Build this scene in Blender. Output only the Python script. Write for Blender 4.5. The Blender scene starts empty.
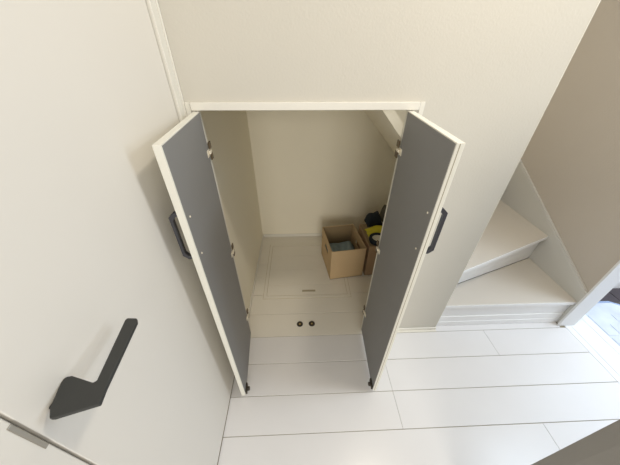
import bpy, bmesh, math, random
from mathutils import Vector, Matrix
random.seed(4)
COL = bpy.context.scene.collection
# ------------------------------------------------------------------ materials
def srgb(c):
    return tuple(((v/255)/12.92 if v/255 <= .04045 else ((v/255+.055)/1.055)**2.4) for v in c)+(1,)
def mat(name, c, rough=.5, metal=0, bump=0, bscale=200, var=0, vscale=3, spec=.5, coat=0):
    m = bpy.data.materials.new(name); m.use_nodes = True
    nt = m.node_tree; b = nt.nodes['Principled BSDF']
    b.inputs['Base Color'].default_value = srgb(c); b.inputs['Roughness'].default_value = rough
    b.inputs['Metallic'].default_value = metal; b.inputs['Specular IOR Level'].default_value = spec
    b.inputs['Coat Weight'].default_value = coat
    tc = nt.nodes.new('ShaderNodeTexCoord')
    if var:
        n = nt.nodes.new('ShaderNodeTexNoise'); n.inputs['Scale'].default_value = vscale; n.inputs['Detail'].default_value = 3
        nt.links.new(tc.outputs['Object'], n.inputs['Vector'])
        r = nt.nodes.new('ShaderNodeMapRange'); r.inputs['To Min'].default_value = 1-var; r.inputs['To Max'].default_value = 1+var
        nt.links.new(n.outputs['Fac'], r.inputs['Value'])
        mx = nt.nodes.new('ShaderNodeMix'); mx.data_type = 'RGBA'; mx.blend_type = 'MULTIPLY'
        mx.inputs['Factor'].default_value = 1; mx.inputs['A'].default_value = srgb(c)
        nt.links.new(r.outputs['Result'], mx.inputs['B']); nt.links.new(mx.outputs['Result'], b.inputs['Base Color'])
    if bump:
        n = nt.nodes.new('ShaderNodeTexNoise'); n.inputs['Scale'].default_value = bscale; n.inputs['Detail'].default_value = 4
        nt.links.new(tc.outputs['Object'], n.inputs['Vector'])
        bp = nt.nodes.new('ShaderNodeBump'); bp.inputs['Strength'].default_value = bump; bp.inputs['Distance'].default_value = .002
        nt.links.new(n.outputs['Fac'], bp.inputs['Height']); nt.links.new(bp.outputs['Normal'], b.inputs['Normal'])
    return m
M = {
 'paper': mat('wallpaper', (203,199,189), .85, bump=.3, bscale=130, var=.02),
 'paper_in': mat('closet_wallpaper', (238,232,214), .9, bump=.5, bscale=110, var=.02),
 'stairpaper': mat('stair_wallpaper', (198,190,180), .9, bump=.5, bscale=110, var=.02),
 'doorwhite': mat('white_door_laminate', (226,222,214), .45, var=.01),
 'trim': mat('white_trim', (226,223,214), .4),
 'trimsh': mat('trim_shadow_line', (150,140,118), .7),
 'floor': mat('white_floor_board', (222,220,219), .27, var=.025, vscale=5, bump=.05, bscale=60),
 'floor_in': mat('lamplit_floor_board', (226,221,210), .35, var=.025, vscale=5),  # same boards as outside; the lamp's warmth and brightness are put into the colour
 'hgroove': mat('hatch_groove', (188,177,150), .8),
 'grip': mat('hatch_grip_metal', (168,158,134), .5),
 'brass': mat('worn_brass', (190,165,110), .35, metal=.5),
 'groove': mat('floor_groove', (150,140,118), .8),
 'grey': mat('grey_door_back', (134,134,134), .55, var=.02, vscale=20),
 'edge': mat('white_door_edge', (230,228,218), .4),
 'black': mat('matte_black_metal', (54,55,54), .5, spec=.4),
 'blackh': mat('black_pull', (58,58,64), .45),
 'steel': mat('nickel', (248,240,222), .3, metal=.3),
 'dsteel': mat('dark_metal', (110,95,75), .4, metal=.6),
 'brown': mat('dark_catch', (52,44,32), .5),
 'card': mat('cardboard', (192,166,128), .85, var=.05, vscale=12, bump=.2, bscale=80),
 'cardin': mat('cardboard_inside', (150,130,98), .9, var=.05, vscale=12),
 'card2': mat('cardboard_brown', (168,140,110), .85, var=.05, vscale=12),
 'blue': mat('blue_grey_cloth', (136,154,162), .9, var=.15, vscale=25),
 'navy': mat('navy_cloth', (24,33,42), .9, var=.2, vscale=30),
 'gcloth': mat('grey_cloth', (92,88,76), .9, var=.15, vscale=30),
 'yellow': mat('yellow_cloth', (205,195,50), .8, var=.1, vscale=30),
 'white': mat('white_plastic', (222,218,205), .4),
 'tread': mat('stair_tread_board', (206,200,190), .4, var=.02, vscale=6),
 'riser': mat('stair_riser_board', (246,246,246), .4, var=.01),
 'skirt': mat('stair_skirting', (208,207,202), .5),
 'post': mat('white_post', (232,233,234), .4),
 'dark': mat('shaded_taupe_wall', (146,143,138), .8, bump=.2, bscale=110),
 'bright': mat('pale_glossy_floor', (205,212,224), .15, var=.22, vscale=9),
 'tile': mat('dark_entrance_tile', (70,62,66), .6, var=.25, vscale=14, bump=.3, bscale=60),
 'bluegrey': mat('blue_grey_rim', (150,170,205), .3),
 'strike': mat('strike_plate_metal', (165,160,150), .35, metal=.6),
}
# ------------------------------------------------------------------ mesh helpers
def bx(bm, x0, x1, y0, y1, z0, z1, mi=0):
    vs = [bm.verts.new((x, y, z)) for x in (x0, x1) for y in (y0, y1) for z in (z0, z1)]
    for f in ((0,1,3,2),(4,6,7,5),(0,4,5,1),(2,3,7,6),(0,2,6,4),(1,5,7,3)):
        fc = bm.faces.new([vs[i] for i in f]); fc.material_index = mi
def prism(bm, pts, axis, a, b, mi=0):
    """extrude a 2-D outline along an axis; pts are the two remaining coords in xyz order"""
    def P(p, t):
        if axis == 'z': return (p[0], p[1], t)
        if axis == 'y': return (p[0], t, p[1])
        return (t, p[0], p[1])
    A = [bm.verts.new(P(p, a)) for p in pts]; B = [bm.verts.new(P(p, b)) for p in pts]
    n = len(pts); fs = [bm.faces.new(A), bm.faces.new(B[::-1])]
    for i in range(n): fs.append(bm.faces.new((A[i], B[i], B[(i+1) % n], A[(i+1) % n])))
    for f in fs: f.material_index = mi
def cyl(bm, c, axis, r0, r1, a, b, n=24, mi=0):
    pts = []
    def P(u, v, t):
        return {'z': (c[0]+u, c[1]+v, t), 'y': (c[0]+u, t, c[1]+v), 'x': (t, c[0]+u, c[1]+v)}[axis]
    A = [bm.verts.new(P(r0*math.cos(2*math.pi*i/n), r0*math.sin(2*math.pi*i/n), a)) for i in range(n)]
    B = [bm.verts.new(P(r1*math.cos(2*math.pi*i/n), r1*math.sin(2*math.pi*i/n), b)) for i in range(n)]
    fs = [bm.faces.new(A), bm.faces.new(B[::-1])]
    for i in range(n): fs.append(bm.faces.new((A[i], B[i], B[(i+1) % n], A[(i+1) % n])))
    for f in fs: f.material_index = mi
def obj(name, bm, mats, parent=None, bevel=0, seg=2, smooth=False):
    bmesh.ops.recalc_face_normals(bm, faces=bm.faces[:])
    me = bpy.data.meshes.new(name); bm.to_mesh(me); bm.free()
    if not isinstance(mats, (list, tuple)): mats = [mats]
    for m in mats: me.materials.append(M[m])
    if smooth:
        for p in me.polygons: p.use_smooth = True
    o = bpy.data.objects.new(name, me); COL.objects.link(o)
    if parent: o.parent = parent
    if bevel:
        b = o.modifiers.new('bevel', 'BEVEL'); b.width = bevel; b.segments = seg; b.limit_method = 'ANGLE'; b.angle_limit = math.radians(40)
        b.harden_normals = False
    return o
def box(name, dims, m, parent=None, bevel=0):
    bm = bmesh.new(); bx(bm, *dims); return obj(name, bm, m, parent, bevel)
def struct(o, label=None, cat=None):
    o['kind'] = 'structure'
    if label: o['label'] = label
    if cat: o['category'] = cat
    return o
def thing(name, label, cat, loc=(0,0,0), rz=0, group=None):
    o = bpy.data.objects.new(name, None); COL.objects.link(o); o.empty_display_size = .05
    o.location = loc; o.rotation_euler.z = rz; o['label'] = label; o['category'] = cat
    if group: o['group'] = group
    return o
def tag(o, label, cat, group=None):
    o['label'] = label; o['category'] = cat
    if group: o['group'] = group
    return o
# ------------------------------------------------------------------ key dimensions
XW = -.4035           # left wall / door face
XE = .855             # free end of the front wall
XL, XR, HD = -.347, .365, 1.3218     # closet opening
YB = 1.044            # back of the closet
XR_W = 1.72           # stair side wall
H = 2.4
# ------------------------------------------------------------------ floor
bm = bmesh.new()
y0, s = -.0228, .1702
joints = {-1: 1.17, -2: .465, -3: .465, -4: 1.165, -5: .2}
g = .0013
def board(x0, x1, a, b):
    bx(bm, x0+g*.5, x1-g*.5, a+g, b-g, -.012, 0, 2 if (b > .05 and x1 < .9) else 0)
for k in range(-8, 7):
    a, b = y0+k*s, y0+(k+1)*s
    if k <= -1: x0, x1 = XW, 1.735
    elif k == 0: x0, x1 = -.43, .86
    else: x0, x1 = -.388, .80
    if k == 6: b = YB
    j = joints.get(k)
    if j is not None and x0 < j < x1: board(x0, j, a, b); board(j, x1, a, b)
    else: board(x0, x1, a, b)
board(.857, 1.70, y0, .024)
bx(bm, -.47, 1.735, -1.5, YB, -.03, -.0035, 1)
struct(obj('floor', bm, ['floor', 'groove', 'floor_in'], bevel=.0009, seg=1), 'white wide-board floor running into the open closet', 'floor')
# entrance side
bm = bmesh.new()
bx(bm, 1.735, 1.955, -1.5, .30, -.03, .001, 0)
bx(bm, 1.775, 1.79, -1.5, .30, .001, .003, 0); bx(bm, 1.90, 1.915, -1.5, .30, .001, .003, 0)
struct(obj('trim_1', bm, ['post'], bevel=.001), 'white double-grooved sill strip at the end of the floor boards', 'sill')
bm = bmesh.new()
prism(bm, [(1.957,-1.5),(3.6,-1.5),(3.6,-.1),(2.6,-.02),(2.45,.02),(2.33,.11),(2.24,.165),(1.957,.165)], 'z', -.03, -.004)
for k in range(9):
    for i in range(4):
        x = 1.965+i*.085; bx(bm, x+.004, x+.078, -1.45+k*.17, -1.45+k*.17+(.155 if (i+k) % 3 else .08), -.0045, -.001)
struct(obj('floor_entrance', bm, ['bright'], bevel=.002), 'sunlit glossy pale floor beyond the stair wall post', 'floor')
bm = bmesh.new()
outl = [(1.957,.17),(2.245,.17),(2.34,.115),(2.46,.025),(2.61,-.012),(3.6,-.09)]
prism(bm, outl+[(x, y+.014) for x, y in outl[::-1]], 'z', -.06, -.008)
struct(obj('trim_2', bm, ['bluegrey'], bevel=.003), 'pale blue curved rim along the bright entrance floor', 'floor edge')
bm = bmesh.new()
for i in range(6):
    for j in range(4):
        bx(bm, 1.88+i*.3+.003, 1.88+(i+1)*.3-.003, -.2+j*.1447+.003, -.2+(j+1)*.1447-.003, -.13, -.1, 0)
bx(bm, 1.88, 3.6, -.2, .379, -.15, -.105, 1)
struct(obj('floor_tile', bm, ['tile', 'groove'], bevel=.002), 'dark grey tiles of the sunken entrance behind the post', 'floor')
struct(box('wall_entrance', (1.80, 3.6, .38, .46, -.15, 1.0), 'post'), 'pale low wall behind the dark entrance tiles', 'wall')
# ------------------------------------------------------------------ walls
bm = bmesh.new()                                   # front wall with the opening
ft = .0
bx(bm, XW-.03, XL-.012, ft, ft+.02, 0, H); bx(bm, XR+.012, .80, ft, ft+.02, 0, H); bx(bm, .80, XE, ft, ft+.10, 0, H); bx(bm, XL-.012, XR+.012, ft, ft+.02, HD+.012, H)
struct(obj('wall_front', bm, 'paper'), 'cream textured wallpaper wall around the closet opening', 'wall')
box_b = struct(box('baseboard_front', (.41, XE+.004, -.008, -.0005, .0005, .02), 'trim', bevel=.002), 'low white baseboard right of the closet', 'baseboard')
struct(box('trim_3', (XE-.0005, XE+.0025, -.001, .101, .021, H), 'trim', bevel=.001), 'thin pale corner bead on the wall end beside the stairs', 'corner trim')
struct(box('wall_left_closet', (-.47, -.388, .021, YB, .001, H), 'paper_in'), 'closet side wall behind the left closet door', 'wall')
struct(box('wall_back', (-.47, XR_W+.10, YB+.0005, YB+.10, -.03, H), 'paper_in'), 'back wall of the closet', 'wall')
# closet right wall (under the stairs) and the soffit
bm = bmesh.new()
zs = lambda x: 1.117-1.098*(x-.467)
prism(bm, [(.80, 0.001), (.855, 0.001), (.855, zs(.855)-.002), (.80, zs(.80)-.002)], 'y', .101, YB-.001)
struct(obj('wall_right_closet', bm, 'paper_in'), 'closet side wall under the stairs', 'wall')
bm = bmesh.new()
prism(bm, [(.855, zs(.855)), (.12, zs(.12)), (-.387, zs(.12)), (-.387, zs(.12)+.03), (.14, zs(.12)+.03), (.855, zs(.855)+.04)], 'y', .021, YB-.001)
struct(obj('ceiling', bm, 'paper_in'), 'sloping closet ceiling under the staircase', 'ceiling')
# small baseboards in the closet
struct(box('baseboard_left', (-.3875, -.380, .025, YB-.001, .0005, .03), 'trim', bevel=.002))
struct(box('baseboard_back', (-.379, .79, YB-.008, YB-.0005, .0005, .03), 'trim', bevel=.002))
# opening frame
bm = bmesh.new()
bx(bm, -.371, .400, -.010, .0, 1.3255, 1.350)
bx(bm, XL-.010, XR+.010, .0, .019, HD+.004, HD+.0115)
o = struct(obj('trim_4', bm, 'trim', bevel=.0015), 'white lintel strip over the open closet', 'frame')
bm = bmesh.new()
bx(bm, -.389, -.373, -.006, -.0005, .002, 1.350); bx(bm, XL-.0115, XL-.003, .001, .019, .002, HD+.003)
struct(obj('trim_5', bm, 'trim', bevel=.001), 'left jamb of the closet opening', 'frame')
bm = bmesh.new()
bx(bm, .402, .418, -.006, -.0005, .021, 1.350); bx(bm, XR+.003, XR+.0115, .001, .019, .002, HD+.003)
struct(obj('trim_6', bm, 'trim', bevel=.001), 'right jamb of the closet opening', 'frame')
# ------------------------------------------------------------------ left door with lever handle
struct(box('wall_left', (-.55, -.442, -1.6, .05, -.03, H), 'paper'), 'wall behind the closed white door', 'wall')
dr = struct(box('door_1', (-.440, XW, -.8045, -.0465, .006, 2.02), 'doorwhite', bevel=.0015), 'closed white flush door with a matte black lever', 'door')
Z = 1.062
# outline of the lever seen from above (x, y)
LEV = [(-0.384, -0.794), (-0.393, -0.781), (-0.4034, -0.745), (-0.4034, -0.738), (-0.4, -0.735), (-0.393, -0.734), (-0.352, -0.746), (-0.348, -0.743), (-0.364, -0.63), (-0.362, -0.625), (-0.343, -0.626), (-0.338, -0.635), (-0.326, -0.756), (-0.322, -0.778), (-0.378, -0.794)]
bm = bmesh.new(); prism(bm, LEV, 'z', Z-.008, Z)
lv = obj('lever_handle', bm, 'black', dr, bevel=.002, seg=2); lv['label'] = 'matte black lever handle'
bm = bmesh.new(); bx(bm, XW+.0002, XW+.006, -.778, -.745, Z-.03, Z-.009)
rs = obj('rose_plate', bm, 'black', lv, bevel=.002)
bm = bmesh.new(); bx(bm, -.442, XW-.001, -1.0, -.8085, 0, H); bx(bm, -.442, -.412, -.8083, -.8050, 0, 2.02)
jb = struct(obj('trim_7', bm, 'doorwhite', bevel=.0015), 'white jamb beside the latch edge of the lever door', 'door frame')
bm = bmesh.new(); bx(bm, XW-.0012, XW+.001, -.8155, -.8088, 1.008, 1.092)
sp = obj('strike_plate', bm, 'strike', jb, bevel=.001); sp['label'] = 'small grey metal strike plate'
bm = bmesh.new(); bx(bm, -.442, -.3945, -.0425, -.0065, 0, H); bx(bm, -.442, -.390, -.0065, -.0005, 0, H)
struct(obj('trim_8', bm, 'trim', bevel=.0015), 'white casing in the corner on the hinge side of the lever door', 'door frame')
# ------------------------------------------------------------------ closet doors
def closet_door(side):
    sg = -1 if side == 'L' else 1
    ang = (.077 if side == 'L' else .0391)
    hxp = XL if side == 'L' else XR
    # local frame: +X outward (away from the opening), -Y towards the room, origin at inner hinge corner
    rz = ang if side == 'L' else -ang
    lab = ('open closet door on the left, grey inner face, white edges, beside the lever door' if side == 'L'
           else 'open closet door on the right, grey inner face, white edges, near the stairs')
    t = thing('closet_door', lab, 'closet door', (hxp, -.0015, 0), rz)
    W, T, zb, zt = .3643, .0208, .020, HD
    def B(bm, a0, a1, b0, b1, z0, z1, mi=0):   # a along the leaf, b through its thickness
        xs = sorted((sg*b0, sg*b1)); bx(bm, xs[0], xs[1], -a1, -a0, z0, z1, mi)
    bm = bmesh.new(); B(bm, 0, W, .0008, T, zb, zt)
    obj('door_leaf', bm, 'edge', t, bevel=.001)
    bm = bmesh.new(); B(bm, .004, W-.0035, -.0004, .0006, zb+.003, zt-.003)
    p = obj('inner_panel', bm, 'grey', t); p['label'] = 'grey inner face of the leaf'
    # recessed edge groove on the free edge
    bm = bmesh.new(); B(bm, W+.0001, W+.0006, T*.40, T*.48, zb+.002, zt-.002); (obj('edge_strip', bm, 'trimsh', t) if side == 'R' else bm.free())
    # pull handle on the outer face
    bm = bmesh.new(); ya, yb_ = W-.032, W-.018
    z0, z1 = .968, 1.134; d = .033
    pts = [(T, z0), (T+d*.55, z0), (T+d, z0+.014), (T+d, z1-.014), (T+d*.55, z1), (T, z1),
           (T, z1-.012), (T+d*.45, z1-.012), (T+d-.010, z1-.024), (T+d-.010, z0+.024), (T+d*.45, z0+.012), (T, z0+.012)]
    prism(bm, [(sg*a, b) for a, b in pts], 'y', -yb_, -ya)
    h = obj('pull_handle', bm, 'blackh', t, bevel=.0015); h['label'] = 'black bar pull'
    for z in (.984, 1.117):
        bm = bmesh.new(); cyl(bm, (-(W-.026), z), 'x', .0032, .0028, -sg*.0003, -sg*.0022, 12)
        obj('screw', bm, 'steel', t)
    # hinges
    for z in (1.184, .700, .198):
        bm = bmesh.new()
        B(bm, .006, .030, -.0030, -.0004, z-.012, z+.012)
        hn = obj('hinge', bm, 'steel', t, bevel=.001); hn['label'] = 'nickel hinge'
        bm = bmesh.new(); B(bm, -.014, .012, -.0085, -.0032, z-.006, z+.006)
        obj('hinge_arm', bm, 'steel', hn, bevel=.002)
        bm = bmesh.new(); B(bm, -.030, -.006, -.0058, -.0010, z+.008, z+.032); B(bm, -.030, -.006, -.0058, -.0010, z-.032, z-.008)
        obj('hinge_plate', bm, 'dsteel', hn, bevel=.001)
    # floor catch at the free bottom corner
    bm = bmesh.new()
    B(bm, W-.052, W-.004, -.008, -.0005, zb+.004, zb+.030)
    cyl(bm, (-(W-.028), zb+.012), 'x', .011, .010, -sg*.008, -sg*.019, 16)
    c = obj('catch', bm, 'brown', t, bevel=.002); c['label'] = 'dark catch at the bottom corner'
    return t
closet_door('L'); closet_door('R')
# ------------------------------------------------------------------ floor hatch and door catches
ht = thing('floor_hatch', 'white framed access hatch set flush in the closet floor', 'hatch', (.02, .60, 0))
X0, X1, Y0, Y1 = -.322, .327, -.317, .312
bm = bmesh.new(); e = .022
for a in ((X0, X1, Y0, Y0+e), (X0, X1, Y1-e, Y1), (X0, X0+e, Y0+e, Y1-e), (X1-e, X1, Y0+e, Y1-e)): bx(bm, *a, .0005, .0035)
bx(bm, X0-.003, X1+.003, Y0-.003, Y1+.003, .0002, .0007, 1)
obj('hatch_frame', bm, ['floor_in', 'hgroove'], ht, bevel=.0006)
bm = bmesh.new(); yy = Y0+e+.003
bx(bm, X0+e, X1-e, Y0+e, Y1-e, .0003, .0012, 1)
while yy < Y1-e-.01:
    y1 = min(yy+.1702-.0, Y1-e-.003) if yy > Y0+e+.01 else yy+.10
    bx(bm, X0+e+.003, X1-e-.003, yy+.001, y1-.001, .0012, .0033, 0); yy = y1
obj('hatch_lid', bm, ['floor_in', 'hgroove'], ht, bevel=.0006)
bm = bmesh.new(); bx(bm, -.035, .065, -.263, -.245, .0034, .0045)
hh = obj('hatch_grip', bm, 'grip', ht, bevel=.001); hh['label'] = 'slim grey recessed grip'
for x, l in ((-.034, 'left of the pair of round brass and black catches in the closet floor'), (.046, 'right of the pair of round brass and black catches in the closet floor')):
    t = thing('floor_catch', l, 'floor catch', (x, .064, 0), 0, 'round catches in the closet floor')
    bm = bmesh.new(); n = 28
    prof = [(.021, .0005), (.020, .003), (.015, .0035), (.013, .0012)]
    rings = [[bm.verts.new((r*math.cos(6.2832*i/n), r*math.sin(6.2832*i/n), z)) for i in range(n)] for r, z in prof]
    for a, b in zip(rings, rings[1:]):
        for i in range(n): bm.faces.new((a[i], a[(i+1) % n], b[(i+1) % n], b[i]))
    obj('ring', bm, 'brown', t, smooth=True)
    bm = bmesh.new(); cyl(bm, (0, 0), 'z', .013, .013, .0006, .0014, 24); obj('cup', bm, 'brown', t)
    bm = bmesh.new(); cyl(bm, (0, 0), 'z', .006, .005, .0014, .003, 16); obj('pin', bm, 'brass', t)
# ------------------------------------------------------------------ cardboard boxes
def carton(loc, rz, w, d, h, label, m='card', notch=True, hole=True):
    t = thing('cardboard_box', label, 'box', loc, rz, 'cardboard boxes in the closet')
    th = .004
    bm = bmesh.new(); bx(bm, 0, w, 0, d, .001, .006); obj('bottom', bm, 'cardin', t)
    def wall(nm, fn, mi):
        pass
    # front / back walls
    for y, mm in ((0, m), (d-th, m)):
        bm = bmesh.new()
        prism(bm, [(0, .001), (w, .001), (w, h), (w*.97, h), (w*.95, h-.004), (w*.06, h-.002), (w*.04, h), (0, h)], 'y', y, y+th)
        bx(bm, th, w-th, y+th if y == 0 else y-.0006, y+th+.0006 if y == 0 else y, .006, h-.006, 1)
        obj('side_panel', bm, [mm, 'cardin'], t)
    for x in (0, w-th):
        bm = bmesh.new()
        inner = (x+th, x+th+.0006) if x == 0 else (x-.0006, x)
        if hole:   # panel with a hand hole
            y1, y2, z1, z2 = d*.33, d*.67, h*.60, h*.74
            for a in ((th, d-th, .001, z1), (th, d-th, z2, h), (th, y1, z1, z2), (y2, d-th, z1, z2)): bx(bm, x, x+th, *a, 0)
        else: bx(bm, x, x+th, th, d-th, .001, h, 0)
        obj('side_panel', bm, [m, 'cardin'], t)
    return t
b1 = carton((.207, .455, .004), .135, .266, .325, .288, 'open brown cardboard box holding blue-grey cloth')
b2 = carton((.492, .495, .001), .06, .262, .30, .300, 'brown cardboard box half hidden behind the right closet door, yellow and navy fabric on top', 'card2', hole=False)
def lump(name, pts, m, label, cat, sub=2, noise=.006, group=None):
    """soft crumpled cloth from a grid of heights: pts rows of (x,y,z)"""
    bm = bmesh.new(); R = len(pts); Cn = len(pts[0])
    V = [[bm.verts.new(p) for p in r] for r in pts]
    for i in range(R-1):
        for j in range(Cn-1): bm.faces.new((V[i][j], V[i][j+1], V[i+1][j+1], V[i+1][j]))
    o = obj(name, bm, m, smooth=True)
    s_ = o.modifiers.new('solid', 'SOLIDIFY'); s_.thickness = .004; s_.offset = -1
    u = o.modifiers.new('sub', 'SUBSURF'); u.levels = sub; u.render_levels = sub
    tag(o, label, cat, group); return o
def cloth(name, cx, cy, cz, w, d, h, rz, m, label, cat, nx=9, ny=8, sd=1, wv=.38):
    rnd = random.Random(sd); rows = []
    for i in range(nx):
        r = []
        for j in range(ny):
            u, v = i/(nx-1)*2-1, j/(ny-1)*2-1
            e = max(abs(u), abs(v)); z = h*(1-e**4)*(1-wv+wv*math.cos(3.1*u+1.2*v)*math.cos(2.2*v-.7*u+sd)) + rnd.uniform(-.35, .35)*h*(1-e**4)*wv*1.3
            x, y = u*w/2*(1+rnd.uniform(-.06, .06)), v*d/2*(1+rnd.uniform(-.06, .06))
            r.append((cx+x*math.cos(rz)-y*math.sin(rz), cy+x*math.sin(rz)+y*math.cos(rz), cz+max(z, 0)+.002))
        rows.append(r)
    return lump(name, rows, m, label, cat)
# packing under the cloth keeps it up (folded cloth stack inside the box)
cloth('folded_cloth', .318, .625, .13, .235, .27, .09, .135, 'blue', 'blue-grey crumpled cloth inside the open cardboard box', 'cloth', sd=3)
# items in box 2
cloth('yellow_bag', .615, .675, .304, .22, .11, .05, .1, 'yellow', 'yellow fabric bag on top of the half hidden box', 'bag', sd=5)
cloth('navy_bag', .590, .80, .304, .13, .115, .125, .1, 'navy', 'dark navy fabric bundle at the back of the half hidden box', 'bag', sd=2, wv=.14)
cloth('grey_pouch', .695, .85, .304, .06, .11, .15, .1, 'gcloth', 'grey fabric pouch beside the navy bundle', 'pouch', sd=11, wv=.15)
t = thing('tape_roll', 'white roll with a black rim lying at the front of the half hidden box', 'roll', (.566, .556, .305))
bm = bmesh.new(); n = 32
prof = [(.062, 0), (.066, .01), (.066, .03), (.060, .036), (.046, .034), (.044, .012)]
rings = [[bm.verts.new((r*math.cos(6.2832*i/n), r*math.sin(6.2832*i/n), z)) for i in range(n)] for r, z in prof]
for a, b in zip(rings, rings[1:]):
    for i in range(n): bm.faces.new((a[i], a[(i+1) % n], b[(i+1) % n], b[i]))
o = obj('rim', bm, 'navy', t, smooth=True); o['label'] = 'black rim'
bm = bmesh.new(); cyl(bm, (0, 0), 'z', .0435, .0435, .002, .027, 32); o = obj('core', bm, 'white', t, bevel=.002); o['label'] = 'white disc'
# filling boards that carry the bags inside box 2
bm = bmesh.new(); bx(bm, .008, .254, .008, .292, .28, .2985)
o = obj('packing_sheet', bm, 'cardin', b2)
# ------------------------------------------------------------------ staircase
XI, XO = XE+.004, 1.703
st = thing('staircase', 'white winder staircase beside the closet wall', 'staircase', (XI, 0, 0))
def loc(pts): return [(x-XI, y) for x, y in pts]
z1, z2, z3 = .220, .445, .660
r2 = lambda x: .112+.356*(x-.855)       # line of the second riser
n2 = lambda x: .053+.407*(x-.855)       # line of its nosing
r3 = lambda x: .128+1.10*(x-.855)
def poly_tread(name, pts, zt, th=.028):
    bm = bmesh.new(); prism(bm, loc(pts), 'z', zt-th, zt); return obj(name, bm, 'tread', st, bevel=.003)
# step 1
bm = bmesh.new(); prism(bm, loc([(XI, .026), (XO, .026), (XO, .045), (XI, .045)]), 'z', .001, z1-.0285); obj('riser', bm, 'riser', st)
bm = bmesh.new(); bx(bm, 0, XO-XI-.001, .020, .0255, .0002, .095); bx(bm, 0, XO-XI-.001, .0165, .0198, .0002, .045); obj('kick_moulding', bm, 'riser', st, bevel=.003)
poly_tread('tread', [(XI, .012), (XO, .012), (XO, r2(XO)+.01), (XI, r2(XI)+.01)], z1)
bm = bmesh.new(); bx(bm, 0, XO-XI, .0095, .0118, z1-.026, z1-.002); o = obj('nosing', bm, 'riser', st, bevel=.001)
# step 2
bm = bmesh.new(); prism(bm, loc([(XI, r2(XI)+.012), (XO, r2(XO)+.012), (XO, r2(XO)+.03), (XI, r2(XI)+.03)]), 'z', z1+.0003, z2-.0285); obj('riser', bm, 'riser', st)
poly_tread('tread', [(XI, n2(XI)), (XO, n2(XO)), (XO, r3(XO)+.01 if r3(XO)+.01 < YB else YB-.002), (XI+.0+ (YB-.13-.01)/1.1*0, r3(XI)+.01)], z2)
bm = bmesh.new(); prism(bm, loc([(XI, n2(XI)-.0025), (XO, n2(XO)-.0025), (XO, n2(XO)-.0002), (XI, n2(XI)-.0002)]), 'z', z2-.026, z2-.002); obj('nosing', bm, 'riser', st)
# step 3 and 4 (largely behind the wall end)
xk = .855+(YB-.004-.128)/1.10
bm = bmesh.new(); prism(bm, loc([(XI, r3(XI)+.012), (xk-.03, r3(xk-.03)+.012), (xk-.05, r3(xk-.03)+.020), (XI, r3(XI)+.034)]), 'z', z2+.0003, z3-.0285); obj('riser', bm, 'riser', st)
poly_tread('tread', [(XI, r3(XI)), (xk-.004, YB-.004), (XI, YB-.004)], z3)
# right skirting of the stairs, following the slope
bm = bmesh.new()
zk = lambda y: .286+.53*y
prism(bm, [(-.0, .001), (YB-.002, .001), (YB-.002, zk(YB)), (0, zk(0))], 'x', 1.7035, 1.7195)
struct(obj('baseboard_stair', bm, 'skirt', bevel=.002), 'sloping white skirting along the stair side wall', 'skirting board')
bm = bmesh.new(); prism(bm, [(.0, zk(0)+.0005), (YB-.002, zk(YB)+.0005), (YB-.002, zk(YB)+.012), (0, zk(0)+.012)], 'x', 1.7045, 1.7195)
struct(obj('baseboard_cap', bm, 'skirt', bevel=.001), 'thin light cap on the stair skirting', 'skirting cap')
struct(box('wall_right', (XR_W, 1.785, .001, YB, 0, H), 'stairpaper'), 'shaded wallpaper wall along the stairs', 'wall')
struct(box('trim_9', (1.688, 1.800, -.012, .0, .0005, H), 'post', bevel=.002), 'broad white post at the foot of the stairs', 'post')
# near wall edge at lower right
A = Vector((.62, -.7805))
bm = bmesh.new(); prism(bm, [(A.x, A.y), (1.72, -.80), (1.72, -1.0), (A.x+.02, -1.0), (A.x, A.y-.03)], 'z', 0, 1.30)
struct(obj('wall_near', bm, 'dark', bevel=.002), 'shaded grey-brown wall end at the lower right corner', 'wall')
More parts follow.
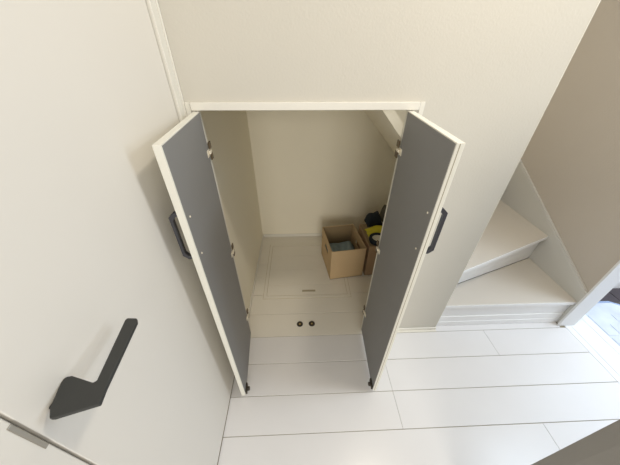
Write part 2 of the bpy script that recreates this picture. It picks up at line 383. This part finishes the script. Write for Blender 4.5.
# ------------------------------------------------------------------ camera
f, p, yw, r, cx, D = 253.9149, 36.2391, 2.3684, 0.3093, -0.0112, 0.9465
p, yw, r = map(math.radians, (p, yw, r))
F = Vector((math.sin(yw)*math.cos(p), math.cos(yw)*math.cos(p), -math.sin(p)))
rt = Vector((math.cos(yw), -math.sin(yw), 0)); up = rt.cross(F)
R = rt*math.cos(r)+up*math.sin(r); U = -rt*math.sin(r)+up*math.cos(r)
cd = bpy.data.cameras.new('camera'); cam = bpy.data.objects.new('camera', cd); COL.objects.link(cam)
mw = Matrix((R, U, -F)).transposed().to_4x4(); mw.translation = Vector((cx, -D, 1.5))
cam.matrix_world = mw
cd.sensor_fit = 'HORIZONTAL'; cd.sensor_width = 36; cd.lens = f/620*36; cd.clip_start = .01
bpy.context.scene.camera = cam
# ------------------------------------------------------------------ light
def area(name, loc, target, size, power, color, sy=None):
    l = bpy.data.lights.new(name, 'AREA'); l.energy = power; l.color = color; l.size = size
    if sy: l.shape = 'RECTANGLE'; l.size_y = sy
    o = bpy.data.objects.new(name, l); COL.objects.link(o); o.location = loc
    o.rotation_euler = (Vector(target)-Vector(loc)).to_track_quat('-Z', 'Y').to_euler(); return o
area('ceiling_lamp', (.68, -.42, 2.5), (.5, -.3, 0), .18, 11, (1, .90, .74))
area('closet_fill', (.1, -4.2, 1.75), (0, 0, .6), 1.5, 60, (1, .94, .84))  # unseen softbox behind the camera, added to brighten the closet
area('entrance_daylight', (3.0, -.25, 1.5), (.5, -.2, .2), 1.3, 19, (.64, .80, 1), 1.2)
area('entrance_floor_fill', (2.35, -.45, 2.3), (2.35, -.3, 0), .7, 24, (.72, .85, 1))  # overhead area light added to blow out the entrance floor
w = bpy.data.worlds.new('world'); bpy.context.scene.world = w; w.use_nodes = True
bg = w.node_tree.nodes['Background']; bg.inputs[0].default_value = (1, .965, .90, 1); bg.inputs[1].default_value = .68
sc = bpy.context.scene
sc.view_settings.view_transform = 'Standard'; sc.view_settings.look = 'None'; sc.view_settings.exposure = 0
sc.cycles.max_bounces = 8; sc.cycles.diffuse_bounces = 5; sc.cycles.sample_clamp_indirect = 4
